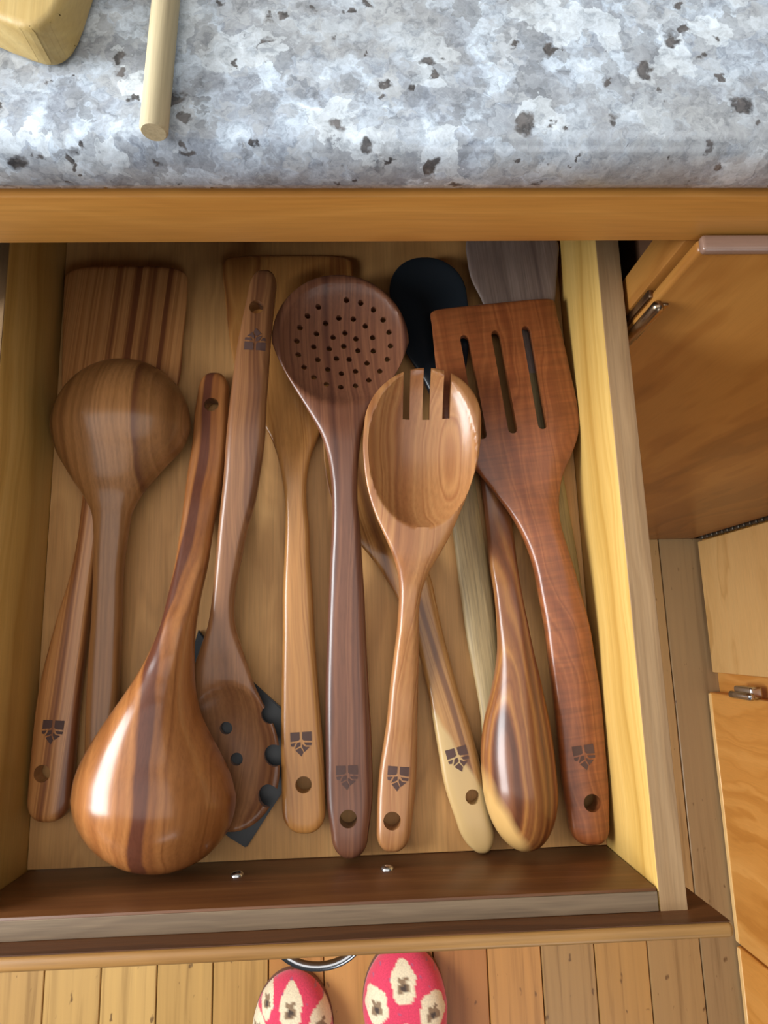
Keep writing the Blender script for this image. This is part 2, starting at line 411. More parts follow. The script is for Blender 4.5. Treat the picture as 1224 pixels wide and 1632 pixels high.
dwb('bottom_board', XL + 0.0003, XR - 0.0003, YF + 0.0003, YB - 0.0003, ZB - 0.006, ZB, M['drawer_floor'], 0.0)
fc = dwb('drawer_face', XL - TS - 0.013, XE, YF - WF - TFACE, YF - WF - 0.0002, 0.735, ZFACE, M['drawer_face'], 0.0022, 4)
dwb('face_back', XL - TS - 0.0122, XE - 0.0008, YF - WF - 0.0001, YF - WF + 0.0003, 0.737, ZFACE - 0.0016, M['drawer_front_shaded'], 0.0)  # thin layer in the darkened wood, painting shade onto the face's back
Ri = Matrix.Rotation(-YAW, 3, 'Z')
for (px, py) in ((378, 1391), (617, 1382)):
    p = Ri @ at_y(px, py, YF + 0.001)
    bm = bmesh.new()
    rr = 0.0034
    prof = [(0.0, rr), (0.0008, rr * 0.97), (0.0016, rr * 0.75), (0.002, rr * 0.4)]
    tube(bm, [(0, y, 0) for y, _ in prof], [q for _, q in prof], 16)
    o = mesh_obj('screw', bm, M['steel'], dr, smooth=40); o.location = (p.x, YF, p.z - ZB)
# wire pull on the outer face of the drawer
zp = 0.800
pts = []
yface = YF - WF - TFACE
pL, pM, pR = at(425, 1522, zp), at(506, 1540, zp), at(588, 1516, zp)
for k in range(21):
    t = k / 20.0; a = math.pi * t
    x = pL.x + (pR.x - pL.x) * (0.5 - 0.5 * math.cos(a) ** 1)
    y = yface + (pM.y - yface) * math.sin(a) ** 0.6 - (pR.y - pL.y) * 0
    pts.append((x, y, zp - ZB))
bm = bmesh.new(); tube(bm, pts, 0.0024, 10)
mesh_obj('wire_pull', bm, M['steel'], dr, smooth=60)

# ------------------------------------------------------------------ utensils
def H(y, xl, xr, z, th, ht=0.0, hb=None): return (xl, y, xr, y, z, th, ht, ht if hb is None else hb)
def P2(xl, yl, xr, yr, z, th, ht=0.0, hb=None): return (xl, yl, xr, yr, z, th, ht, ht if hb is None else hb)

def interp(st, n):
    """cubic (finite-difference, monotone-limited) interpolation of station tuples by centre-line length"""
    t = [0.0]
    for a, b in zip(st, st[1:]):
        t.append(t[-1] + math.hypot((b[0] + b[2] - a[0] - a[2]) / 2, (b[1] + b[3] - a[1] - a[3]) / 2) + 1e-6)
    K = len(st[0]); m = [[0.0] * K for _ in st]
    for k in range(K):
        d = [(st[i + 1][k] - st[i][k]) / (t[i + 1] - t[i]) for i in range(len(st) - 1)]
        for i in range(len(st)):
            if i == 0: m[i][k] = d[0]
            elif i == len(st) - 1: m[i][k] = d[-1]
            else:
                h0, h1 = t[i] - t[i - 1], t[i + 1] - t[i]
                v = (d[i - 1] * h1 + d[i] * h0) / (h0 + h1)
                lim = 3 * min(abs(d[i - 1]), abs(d[i]))
                if k >= 4 and d[i - 1] * d[i] <= 0: v = 0
                if k >= 4: v = max(-lim, min(lim, v))
                m[i][k] = v
    out = []
    for j in range(n + 1):
        T = t[-1] * j / n; i = 0
        while i < len(t) - 2 and T > t[i + 1]: i += 1
        h = t[i + 1] - t[i]; s = (T - t[i]) / h
        h00, h10, h01, h11 = 2*s**3-3*s*s+1, s**3-2*s*s+s, -2*s**3+3*s*s, s**3-s*s
        out.append(tuple(h00*st[i][k] + h10*h*m[i][k] + h01*st[i+1][k] + h11*h*m[i+1][k] for k in range(K)))
    return out

def cap(st, prev, length, n, dome, steps=14):
    """rounded end: stations past st, away from prev"""
    cx, cy = (st[0] + st[2]) / 2, (st[1] + st[3]) / 2
    px, py = (prev[0] + prev[2]) / 2, (prev[1] + prev[3]) / 2
    L = math.hypot(cx - px, cy - py); dx, dy = (cx - px) / L, (cy - py) / L
    out = []
    for i in range(1, steps + 1):
        s = math.sin(math.pi / 2 * i / steps)
        k = max(1 - s ** n, 0.0) ** (1.0 / n)
        k = max(k, 0.004)
        kt = max(1 - s ** 8, 0.0) ** 0.5
        x, y = cx + dx * length * s, cy + dy * length * s
        hx, hy = (st[2] - st[0]) / 2 * k, (st[3] - st[1]) / 2 * k
        kh = k if dome else k * k
        out.append((x - hx, y - hy, x + hx, y + hy, st[4], max(st[5] * kt, 0.05), st[6] * kh, st[7] * kh))
    return out

EMB = [[(-1, 1.1), (-.12, 1.1), (-.12, .45), (-.25, .33), (-1, .25)], [(.12, 1.1), (1, 1.1), (1, .25), (.25, .33), (.12, .45)],
       [(-1, .1), (-.5, .16), (-.72, -.2), (-.95, -.15)], [(-.35, .16), (-.05, .22), (-.06, -.15), (-.62, -.4)],
       [(1, .1), (.25, .16), (.45, -.12), (.95, -.15)], [(.1, .0), (.4, -.25), (.8, -.28), (.3, -.7), (.08, -.25)], [(-.55, -.52), (-.06, -.28), (.2, -.72), (0, -1.1)]]

GROUP = 'cooking utensils in the drawer'
def utensil(name, label, cat, stations, tail_cap, head_cap, mats, split_px, parts=('handle', 'bowl'), dome=False, shape_e=1.0, edge_p=3.0,
            bowl=None, holes=(), slots=(), boxes=(), emblem=None, N=120, Mc=36, emblem_r=17.0, flip=False):
    """carved utensil lofted tail -> head. split_px: centre-line pixel row where handle turns into head"""
    body = interp(stations, N)
    tc = cap(body[0], body[1], tail_cap[0], tail_cap[1], False)[::-1]
    hc = cap(body[-1], body[-2], head_cap[0], head_cap[1], dome)
    st = tc + body + hc
    us = [math.sin(math.pi / 2 * (-1 + 2 * j / Mc)) for j in range(Mc + 1)]
    top, bot = [], []
    for s in st:
        rt, rb = [], []
        for u in us:
            px, py = (s[0] + s[2]) / 2 + u * (s[2] - s[0]) / 2, (s[1] + s[3]) / 2 + u * (s[3] - s[1]) / 2
            e = s[5] / 2 * max(1 - abs(u) ** edge_p, 0) ** (1 / edge_p)
            sh = max(1 - u * u, 0) ** shape_e
            zt, zb = s[4] + e + s[6] * sh, s[4] - e + s[7] * sh
            if bowl:
                bx, by, brx, bry, dep, be = bowl
                q = ((px - bx) / brx) ** 2 + ((py - by) / bry) ** 2
                if q < 1: zt -= dep * (1 - q) ** be
            base = at(px, py, ZB + s[4] * 0.001 + max(s[6] * sh, 0) * 0.0)
            rt.append(Vector((base.x, base.y, ZB + zt * 0.001))); rb.append(Vector((base.x, base.y, ZB + zb * 0.001)))
        top.append(rt); bot.append(rb)
    tailp = sum(top[0], Vector()) / len(us); headp = sum(top[-1], Vector()) / len(us)
    d = headp - tailp
    rz = math.atan2(d.y, d.x) - math.pi / 2
    zmin = min(v.z for rrow in bot for v in rrow)
    mid = (tailp + headp) / 2
    loc = Vector((mid.x, mid.y, zmin))
    root = empty(name, loc, rz); tag(root, label, cat, GROUP)
    inv = (Matrix.Translation(loc) @ Matrix.Rotation(rz, 4, 'Z')).inverted()
    bm = bmesh.new(); rings = []
    for rt, rb in zip(top, bot):
        rt = [inv @ v for v in rt]; rb = [inv @ v for v in rb]
        a = [bm.verts.new(v) for v in rt]
        b = [a[0]] + [bm.verts.new(v) for v in rb[1:-1]] + [a[-1]]
        rings.append((a, b))
    for (a0, b0), (a1, b1) in zip(rings, rings[1:]):
        for j in range(Mc):
            bm.faces.new((a0[j], a0[j + 1], a1[j + 1], a1[j]))
            q = [b0[j + 1], b0[j], b1[j], b1[j + 1]]
            bm.faces.new(list(dict.fromkeys(q)))
    for (a, b), fl_ in ((rings[0], False), (rings[-1], True)):
        loop = a + b[-2:0:-1]
        bm.faces.new(loop if fl_ else loop[::-1])
    bmesh.ops.recalc_face_normals(bm, faces=bm.faces[:])
    bmesh.ops.triangulate(bm, faces=[f for f in bm.faces if len(f.verts) > 4])
    me = bpy.data.meshes.new(name + '_whole'); bm.to_mesh(me); bm.free()
    # pierced holes, slots and notches
    if holes or slots or boxes:
        cb_ = bmesh.new()
        for (px, py, rpx, z) in holes:
            c = inv @ at(px, py, ZB + z * 0.001); c2 = inv @ at(px + rpx, py, ZB + z * 0.001)
            rr = (c2 - c).length
            n = 12 if rpx < 6 else 24
            prism(cb_, [(c.x + rr * math.cos(2 * math.pi * k / n + 0.13), c.y + rr * math.sin(2 * math.pi * k / n + 0.13)) for k in range(n)], -0.05, 0.12)
        for (x0, y0, x1, y1, hw, z) in slots:
            p0, p1 = inv @ at(x0, y0, ZB + z * 0.001), inv @ at(x1, y1, ZB + z * 0.001)
            rr = ((inv @ at(x0 + hw, y0, ZB + z * 0.001)) - p0).length
            ang = math.atan2(p1.y - p0.y, p1.x - p0.x)
            loop = [(p1.x + rr * math.cos(ang - math.pi / 2 + math.pi * k / 10), p1.y + rr * math.sin(ang - math.pi / 2 + math.pi * k / 10)) for k in range(11)]
            loop += [(p0.x + rr * math.cos(ang + math.pi / 2 + math.pi * k / 10), p0.y + rr * math.sin(ang + math.pi / 2 + math.pi * k / 10)) for k in range(11)]
            prism(cb_, loop, -0.05, 0.12)
        for (x0, y0, x1, y1, z) in boxes:
            q = [inv @ at(x, y, ZB + z * 0.001) for x, y in ((x0, y0), (x0, y1), (x1, y1), (x1, y0))]
            prism(cb_, [(v.x, v.y) for v in q], -0.05, 0.12)
        bmesh.ops.recalc_face_normals(cb_, faces=cb_.faces[:])
        cme = bpy.data.meshes.new('cutter'); cb_.to_mesh(cme); cb_.free()
        oc = bpy.data.objects.new('cutter', cme); om = bpy.data.objects.new('carving', me)
        COL.objects.link(oc); COL.objects.link(om)
        mod = om.modifiers.new('cut', 'BOOLEAN'); mod.operation = 'DIFFERENCE'; mod.object = oc; mod.solver = 'EXACT'
        dg = bpy.context.evaluated_depsgraph_get()
        me2 = bpy.data.meshes.new_from_object(om.evaluated_get(dg))
        bpy.data.objects.remove(om); bpy.data.objects.remove(oc)
        me = me2
    me.polygons.foreach_set('use_smooth', [True] * len(me.polygons))
    me.set_sharp_from_angle(angle=math.radians(42))
    cn = [tuple(c.vector) for c in me.corner_normals]
    bvh = BVHTree.FromPolygons([v.co.copy() for v in me.vertices], [tuple(p.vertices) for p in me.polygons])
    sp = inv @ at(split_px[0], split_px[1], ZB + split_px[2] * 0.001)
    objs = []
    for k, pname in enumerate(parts):
        polys = [p for p in me.polygons if (p.center.y >= sp.y) == (k == 1)]
        idx = {}; verts = []; faces = []; nrm = []
        for p in polys:
            f = []
            for li in p.loop_indices:
                vi = me.loops[li].vertex_index
                if vi not in idx: idx[vi] = len(verts); verts.append(me.vertices[vi].co.copy())
                f.append(idx[vi]); nrm.append(cn[li])
            faces.append(f)
        m2 = bpy.data.meshes.new(pname); m2.from_pydata(verts, [], faces); m2.update()
        m2.polygons.foreach_set('use_smooth', [True] * len(m2.polygons))
        if len(nrm) == len(m2.loops): m2.normals_split_custom_set(nrm)
        m2.materials.append(mats[k])
        o = bpy.data.objects.new(pname, m2); COL.objects.link(o); o.parent = root; objs.append(o)
    if emblem:
        ex, ey, ez, up = emblem     # pixel centre, height, +1 when the head lies up the picture
        c = inv @ at(ex, ey, ZB + ez * 0.001); c2 = inv @ at(ex + emblem_r, ey, ZB + ez * 0.001)
        rr = (c2 - c).length
        bm = bmesh.new()
        def drop(x, y):
            h = bvh.ray_cast(Vector((x, y, 0.2)), Vector((0, 0, -1)))
            return Vector((x, y, (h[0].z if h[0] else c.z) + 0.00022))
        for poly in EMB:
            pts = [(c.x + rr * x, c.y + rr * y) for x, y in poly]
            mx, my = sum(p[0] for p in pts) / len(pts), sum(p[1] for p in pts) / len(pts)
            ring = []
            for (a0, b0), (a1, b1) in zip(pts, pts[1:] + pts[:1]):
                for s in (0, 0.33, 0.66): ring.append(bm.verts.new(drop(a0 + (a1 - a0) * s, b0 + (b1 - b0) * s)))
            cv = bm.verts.new(drop(mx, my))
            for a0, a1 in zip(ring, ring[1:] + ring[:1]): bm.faces.new((cv, a0, a1))
        for f in bm.faces:
            f.normal_update()
            if f.normal.z < 0: f.normal_flip()
        e = mesh_obj('burned_emblem', bm, M['burn'], objs[0], smooth=30, recalc=False)
        e['label'] = 'dark burned shield emblem'
    return root

def acacia(name, seed, light, mid, dark, ring=150, centre=(0.0, -0.05), curl=0.0, warp=1.4, rough=0.33):
    return wood(name, [(0.27, dark), (0.38, mid), (0.47, light), (0.54, mid), (0.58, light), (0.64, mid), (0.70, dark)], seed, 'Y', ring, centre, warp, 0.10, curl, rough, 0.36, spec=0.35, bump=0.03)

# bottom layer ------------------------------------------------------
m1 = acacia('acacia_turner_left', 11.3, (198, 139, 84), (171, 113, 64), (124, 72, 42), 165, (0.07, -0.005), warp=0.25)
utensil('wooden_turner', 'flat striped wooden turner in the left corner, its blade half under the round upturned spoon', 'turner',
    [H(1272, 46, 115, 6, 11), H(1200, 52, 121, 6, 11), H(1100, 64, 130, 6, 11), H(1000, 89, 141, 6, 11), H(900, 118, 153, 6, 10), H(820, 130, 168, 6, 9),
     H(760, 132, 188, 5.5, 8), H(700, 114, 232, 5, 6), H(650, 101, 270, 4, 5), H(605, 99, 286, 3.5, 5), H(540, 100, 292, 3.5, 5), H(480, 102, 298, 3.5, 5), H(452, 103, 299, 3.5, 4.5)],
    (38, 2.2), (27, 3.6), (m1, m1), (150, 790, 6), ('handle', 'blade'), holes=[(74, 1230, 13.5, 6)], emblem=(84, 1167, 11, 1))

m9a = wood('pale_handle_wood', [(0.3, (129, 105, 67)), (0.5, (153, 129, 89)), (0.7, (165, 143, 105))], 21.0, 'Y', 200, (0.02, -0.03), 1.0, 0.25, rough=0.6)
utensil('silicone_spoon', 'black silicone spoon with a pale wooden handle, mostly hidden under the fork-spoon', 'spoon',
    [H(1215, 770, 812, 4.4, 8), H(1142, 766, 810, 4.4, 8), H(1096, 759, 804, 4.4, 8), H(1025, 745, 795, 4.4, 8), H(947, 734, 785, 4.4, 8), H(858, 723, 770, 4.6, 8), H(790, 714, 760, 5, 8.5),
     H(720, 703, 748, 6, 9), H(650, 692, 738, 6.5, 9), H(610, 676, 740, 7.5, 7), H(560, 646, 746, 8.5, 4.5, -4, -4), H(500, 624, 747, 9, 4, -6, -6), H(470, 621, 744, 9, 4, -6, -6)],
    (20, 2), (60, 2.1), (m9a, M['silicone']), (705, 640, 6), ('handle', 'head'))

m11a = wood('grey_spoon_wood', [(0.3, (99, 81, 74)), (0.5, (121, 102, 93)), (0.7, (134, 116, 107))], 31.0, 'Y', 200, (0.02, -0.03), 1.0, 0.2, rough=0.6)
m11b = wood('weathered_handle_wood', [(0.3, (118, 98, 61)), (0.5, (140, 120, 77)), (0.7, (155, 134, 92))], 33.0, 'Y', 200, (0.02, -0.03), 1.0, 0.25, rough=0.65)
utensil('grey_wooden_spoon', 'worn grey-brown wooden spoon at the back right, reaching under the counter edge', 'spoon',
    [H(1030, 906, 936, 4.3, 6.5), H(954, 890, 928, 4.4, 7), H(886, 877, 919, 4.4, 7), H(817, 863, 907, 4.4, 7), H(758, 852, 897, 4.5, 7.2), H(680, 838, 882, 5, 8), H(600, 818, 870, 5.5, 8),
     H(540, 795, 872, 6.5, 7, -1, -1), H(500, 777, 880, 7, 6, -2, -2), H(475, 766, 885, 7.5, 5, -2.5, -3), H(447, 752, 887, 8, 5, -3, -4), H(397, 742, 891, 8, 5, -3, -4)],
    (16, 2), (42, 2.2), (m11b, m11a), (835, 600, 5), ('handle', 'bowl'))

m8 = acacia('two_tone_spoon_wood', 40.7, (170, 122, 69), (150, 101, 53), (115, 72, 38), 150, (0.05, -0.02), warp=0.4)
def sapwood(m, a, b, soft, c, cy=1.0):
    # pale sapwood on one side of the blank, heartwood on the other
    t = NT.__new__(NT); t.m = m; t.t = m.node_tree; t.n = t.t.nodes; t.bsdf = t.n['Principled BSDF']
    old = t.bsdf.inputs['Base Color'].links[0].from_socket
    tc = t.n.new('ShaderNodeTexCoord'); sp_ = t.n.new('ShaderNodeSeparateXYZ'); t.link(tc.outputs['Object'], sp_.inputs[0])
    n = t.noise(tc.outputs['Object'], 40.0, 2.0)
    d = t.math('ADD', t.math('MULTIPLY_ADD', sp_.outputs[0], a, t.math('MULTIPLY', sp_.outputs[1], cy)), t.math('MULTIPLY_ADD', n, 0.02, b - 0.01))
    f = t.ramp(t.math('MULTIPLY_ADD', d, 1.0 / soft, 0.5), [(0.3, (1, 1, 1, 1)), (0.7, (0, 0, 0, 1))])
    t.link(t.mix(f, old, lin(c)), t.bsdf.inputs['Base Color'])
sapwood(m8, 3.0, 0.068, 0.02, (182, 150, 100))
utensil('pale_wooden_spoon', 'slanting wooden spoon with a pale edged handle, crossing under the fork-spoon', 'spoon',
    [H(1315, 729, 785, 5, 9), H(1250, 708, 773, 5, 9), H(1200, 699, 761, 5, 9), H(1150, 690, 747, 5, 9), H(1100, 681, 730, 5, 9), H(1060, 672, 719, 5, 9), H(1010, 656, 706, 5.5, 9), H(960, 636, 695, 6, 8.5),
     H(920, 613, 686, 7, 8), H(890, 592, 672, 8, 6), H(868, 574, 662, 9, 4, -2, -2), H(835, 546, 660, 9.5, 3.5, -5, -5), H(795, 528, 655, 10, 3.5, -7, -7), H(740, 517, 645, 10, 3.5, -7.5, -7.5), H(700, 515, 637, 10, 3.5, -7.5, -7.5)],
    (46, 1.9), (58, 2), (m8, m8), (630, 895, 7), ('handle', 'bowl'), holes=[(753, 1270, 11.5, 9)], emblem=(731, 1211, 10, 1))

# flat black turner, a slab with a narrow handle
bt = empty('nylon_turner', (0, 0, 0)); 
hp = [(316, 1003), (336, 1032), (402, 1086), (451, 1131), (455, 1255), (392, 1352), (366, 1336), (322, 1300), (304, 1200), (300, 1060)]
c0 = at(380, 1180, ZB); bt.location = (c0.x, c0.y, ZB + 0.0002)
tag(bt, 'black nylon turner with an angular flat head, lying under the toothed pasta server', 'turner', GROUP)
bm = bmesh.new(); prism(bm, [tuple((at(x, y, ZB + 0.003) - c0).xy) for x, y in hp], 0.0, 0.0028)
bmesh.ops.recalc_face_normals(bm, faces=bm.faces[:])
bmesh.ops.bevel(bm, geom=bm.edges[:], offset=0.0006, segments=2, affect='EDGES')
mesh_obj('head', bm, M['black'], bt, smooth=40)
hh = [(332, 1030), (352, 1036), (362, 960), (378, 850), (396, 720), (392, 700), (380, 702), (366, 850), (350, 960)]
bm = bmesh.new(); prism(bm, [tuple((at(x, y, ZB + 0.003) - c0).xy) for x, y in hh], 0.0003, 0.0062)
mesh_obj('handle', bm, M['black'], bt, smooth=40)

m5 = acacia('acacia_turner_middle', 51.9, (180, 125, 67), (162, 106, 54), (124, 72, 36), 120, (0.03, -0.02), warp=0.8)
utensil('wooden_turner', 'wide wooden turner whose blade lies at the back under the round strainer spoon', 'turner',
    [H(1290, 450, 519, 8.6, 9.5), H(1200, 448, 516, 8.6, 9.5), H(1100, 449, 508, 8.6, 9.5), H(1000, 451, 501, 8.6, 9.5), H(950, 451, 499, 8.4, 9.5), H(900, 453, 495, 8.2, 9.5), H(840, 455, 493, 8, 9), H(800, 454, 489, 7.5, 9),
     H(760, 449, 490, 7, 8.5), H(720, 440, 498, 6, 7), H(695, 430, 508, 5, 6), H(660, 408, 522, 4, 5), H(620, 384, 542, 3.2, 4.6), H(560, 369, 556, 3, 4.6), H(500, 361, 561, 3, 4.6), H(440, 355, 563, 3, 4.6)],
    (38, 2.2), (32, 6), (m5, m5), (469, 770, 7), ('handle', 'blade'), holes=[(484, 1250, 13, 12)], emblem=(480, 1186, 13, 1))

# second layer ------------------------------------------------------
m2 = acacia('acacia_round_spoon', 61.1, (153, 105, 62), (134, 90, 50), (102, 61, 35), 85, (0.08, -0.01), warp=0.35)
utensil('wooden_spoon', 'round wooden spoon lying face down, top left, over the striped turner', 'spoon',
    [H(1240, 136, 186, 8, 12), H(1150, 138, 188, 8.5, 12), H(1065, 142, 191, 9.5, 12), H(980, 148, 194, 11, 12), H(900, 151, 197, 13, 12.5), H(850, 151, 204, 14, 12, 1), H(815, 147, 212, 14, 10, 4), H(790, 134, 226, 13, 8, 8),
     H(768, 119, 244, 12, 6, 13), H(745, 105, 264, 11, 5, 17), H(720, 92, 288, 10, 4.5, 21), H(700, 86, 299, 10, 4, 23.5), H(684, 83, 304, 10, 4, 24.5)],
    (20, 2), (109, 2.0), (m2, m2), (177, 830, 14), ('handle', 'bowl'), dome=True, shape_e=0.52)

m4 = acacia('acacia_server', 71.5, (146, 99, 62), (130, 85, 53), (101, 61, 39), 120, (0.03, -0.04), warp=0.8)
utensil('pasta_server', 'wooden pasta server with holes and notched rim, head beside the big ladle', 'server',
    [H(462, 397, 440, 23, 11), H(491, 391, 437, 23, 11), H(540, 381, 432, 23, 11), H(600, 372, 428, 22.5, 11), H(640, 367, 425, 22, 11), H(700, 361, 422, 22, 11), H(760, 357, 414, 21.5, 11), H(800, 353, 407, 21, 11), H(840, 349, 396, 20.5, 11), H(900, 344, 383, 20, 11),
     H(960, 338, 374, 19.5, 11), H(1000, 331, 376, 19, 10), H(1030, 321, 385, 18.5, 9), H(1060, 310, 395, 18, 7, 0, -2), H(1090, 299, 405, 17, 6, 0, -4), H(1120, 290, 419, 15.5, 5, 0, -6), H(1160, 284, 438, 14.5, 4.5, 0, -8), H(1200, 281, 446, 14, 4.5, 0, -8.2), H(1222, 282, 446, 14, 4.5, 0, -8.2)],
    (29, 2.2), (104, 2.0), (m4, m4), (350, 1045, 18), ('handle', 'bowl'), bowl=(364, 1206, 76, 114, 8.6, 0.75),
    holes=[(409, 491, 11.5, 27), (361, 1160, 10, 8), (378, 1209, 10, 6), (330, 1245, 10, 6), (430, 1139, 14, 14), (437, 1204, 17, 14), (428, 1268, 17, 14)],
    emblem=(407, 541, 28, -1))

m6 = acacia('acacia_strainer', 81.2, (126, 81, 57), (105, 65, 47), (80, 47, 36), 130, (0.05, -0.03), warp=0.5)
hol = []
import math as _m
for (rr, n, ph) in ((79, 20, 0.06), (51, 13, 0.2), (25, 7, 0.3)):
    for k in range(n):
        if rr == 79 and k == 14: continue
        a = 2 * _m.pi * k / n + ph
        hol.append((548 + rr * 0.94 * _m.cos(a), 551 + rr * 0.87 * _m.sin(a), 4.6, 14))
hol.append((548, 552, 4.8, 12))
utensil('strainer_spoon', 'round wooden strainer spoon pierced with rings of small holes, lying in the middle', 'spoon',
    [H(1330, 528, 587, 7.5, 12), H(1280, 521, 593, 7.5, 12), H(1200, 519, 593, 8.5, 12), H(1100, 519, 588, 10.5, 12), H(1000, 522, 583, 13.5, 12), H(950, 524, 581, 15.5, 12), H(900, 526, 577.7, 17.5, 12), H(840, 529, 574, 19.5, 12), H(800, 529.5, 570, 20.5, 11.5), H(760, 527, 570, 21, 11),
     H(720, 520, 573, 21, 10), H(690, 510, 577, 21, 9, 0, -1), H(660, 494, 587, 21, 7, 0, -2.5), H(630, 476, 605, 21, 5.5, 0, -5), H(600, 458, 628, 21, 5, 0, -8), H(570, 442.5, 643.5, 21, 4.5, 0, -10), H(545, 433, 651.5, 21, 4.5, 0, -10.5)],
    (37, 2.0), (107, 2.0), (m6, m6), (546, 715, 20), ('handle', 'bowl'), bowl=(545, 546, 100, 99, 11.0, 0.8),
    holes=[(555, 1305, 14, 13)] + hol, emblem=(553, 1239, 13, 1), Mc=44)

m10 = acacia('acacia_small_spoon', 91.8, (156, 104, 54), (119, 69, 37), (83, 45, 26), 85, (-0.015, -0.035), warp=0.5)
sapwood(m10, -2.0, 0.112, 0.03, (190, 150, 92), -1.0)
utensil('wooden_spoon', 'oval wooden spoon lying face down at the bottom right beside the slotted turner', 'spoon',
    [H(735, 760, 798, 5, 8), H(800, 769, 811, 5, 8), H(850, 775, 818, 6.5, 8.5), H(900, 780, 824, 10, 9.5), H(950, 788, 832, 13, 10), H(1000, 792, 842, 14.5, 10, 1), H(1040, 792, 850, 14.5, 9, 4), H(1077, 787, 859, 14, 7, 8), H(1110, 780, 866, 13, 5.5, 12),
     H(1150, 771, 874, 12.2, 4.6, 16), H(1200, 766, 881, 12, 4.4, 19), H(1250, 769, 886, 12, 4.4, 20)],
    (22, 2), (106, 2.0), (m10, m10), (822, 1030, 11), ('handle', 'bowl'), dome=True, shape_e=0.52)

# third layer -------------------------------------------------------
m12 = acacia('acacia_slotted', 101.4, (140, 81, 44), (121, 65, 34), (89, 45, 26), 70, (0.03, -0.04), curl=0.16, warp=1.1)
utensil('slotted_turner', 'reddish wooden slotted turner with three long slots along the right drawer side', 'turner',
    [H(1308, 905, 969, 12, 12), H(1250, 896, 968, 12, 12), H(1200, 891, 964, 12, 12), H(1150, 886, 960, 12, 12), H(1100, 880, 955, 12.5, 12), H(1050, 873.6, 947, 14, 12), H(1000, 867.5, 939, 15, 12), H(950, 859, 926, 15.8, 11.5), H(900, 849, 912, 16, 11), H(865, 837, 901, 16, 10.5),
     H(840, 825, 894, 15.8, 10), H(815, 810, 890.5, 15.5, 9), H(790, 791, 891, 15.2, 8), P2(767, 760, 897, 757, 15, 7), P2(738, 728, 911, 724, 15, 6.2), P2(714, 698, 921, 693, 15, 5.6), P2(704, 668, 922, 668, 15, 5.4), P2(695, 590, 906, 580, 15, 5.2), P2(688, 518, 887, 498, 15, 5)],
    (38, 2.4), (24, 8), (m12, m12), (845, 800, 18.5), ('handle', 'blade'),
    holes=[(941, 1278, 13.5, 15)], slots=[(742, 536, 770, 690, 7.2, 21), (792, 529, 819, 681, 7.2, 21), (841, 522, 867, 674, 7.2, 21)], emblem=(929, 1206, 15, 1))

m7 = acacia('acacia_fork_spoon', 111.6, (173, 121, 74), (149, 95, 56), (103, 61, 40), 75, (-0.02, -0.012), warp=0.5)
utensil('fork_spoon', 'glossy wooden fork-spoon with three notches in its oval bowl, lying on top', 'spoon',
    [H(1320, 600, 655, 7.5, 11), H(1260, 601.5, 662, 7, 11), H(1220, 605, 664, 7, 11), H(1190, 610, 664.5, 7.5, 11), H(1150, 616, 665, 9, 11), H(1100, 621, 666, 11, 11), H(1050, 627, 667, 14, 11.5), H(1000, 633, 667, 18, 12), H(970, 635, 668, 20, 12), H(940, 636, 673, 22, 11), H(910, 633, 685, 25, 10),
     H(880, 624, 703, 28, 8.5, 0, -1), H(850, 611, 719, 29.5, 7, 0, -3), H(820, 598, 732, 30.5, 5.5, 0, -6), H(780, 586, 748, 31, 4.8, 0, -9.5), H(740, 580, 760, 31, 4.6, 0, -12), H(700, 578.5, 766, 31, 4.5, 0, -13), H(675, 580.5, 767, 31, 4.5, 0, -13)],
    (37, 2.2), (89, 2.0), (m7, m7), (665, 925, 23), ('handle', 'bowl'), bowl=(673, 716, 86, 125, 13.5, 0.7),
    holes=[(625, 1308, 14, 12)], boxes=[(641.5, 540, 652.5, 669, 22), (673, 540, 684.5, 669, 22), (704.5, 540, 716, 669, 22)], emblem=(634, 1241, 12, 1), Mc=44)

m3 = acacia('acacia_ladle', 121.7, (165, 107, 59), (141, 86, 45), (94, 52, 36), 62, (0.06, -0.035), warp=0.45, rough=0.28)
utensil('wooden_ladle', 'big wooden ladle lying with its round bowl face down at the bottom left', 'ladle',
    [H(627, 316, 365, 7, 10), H(660, 311, 365, 7.5, 10.5), H(700, 308, 363, 8, 11), H(760, 299, 356, 10, 11), H(800, 294, 348, 12.5, 11.5), H(840, 289, 340, 15, 12), H(900, 280, 331, 20, 13), H(960, 267, 318, 25, 14, 1), H(1000, 257, 312, 27, 14, 4), H(1040, 241, 310, 27, 13, 8), H(1080, 219, 311, 25, 11, 14),
     H(1110, 199, 314, 25, 9, 18), H(1140, 178, 322, 23.5, 7, 23), H(1170, 158, 336, 22, 6, 27), H(1200, 140, 352, 20.5, 5, 31), H(1235, 126, 368, 19.5, 5, 35), H(1266, 121, 376, 19, 5, 36.5)],
    (32, 2.2), (121, 2.0), (m3, m3), (283, 1035, 27), ('handle', 'bowl'), dome=True, shape_e=0.52, holes=[(337, 645, 11.5, 12)], N=140, Mc=44)

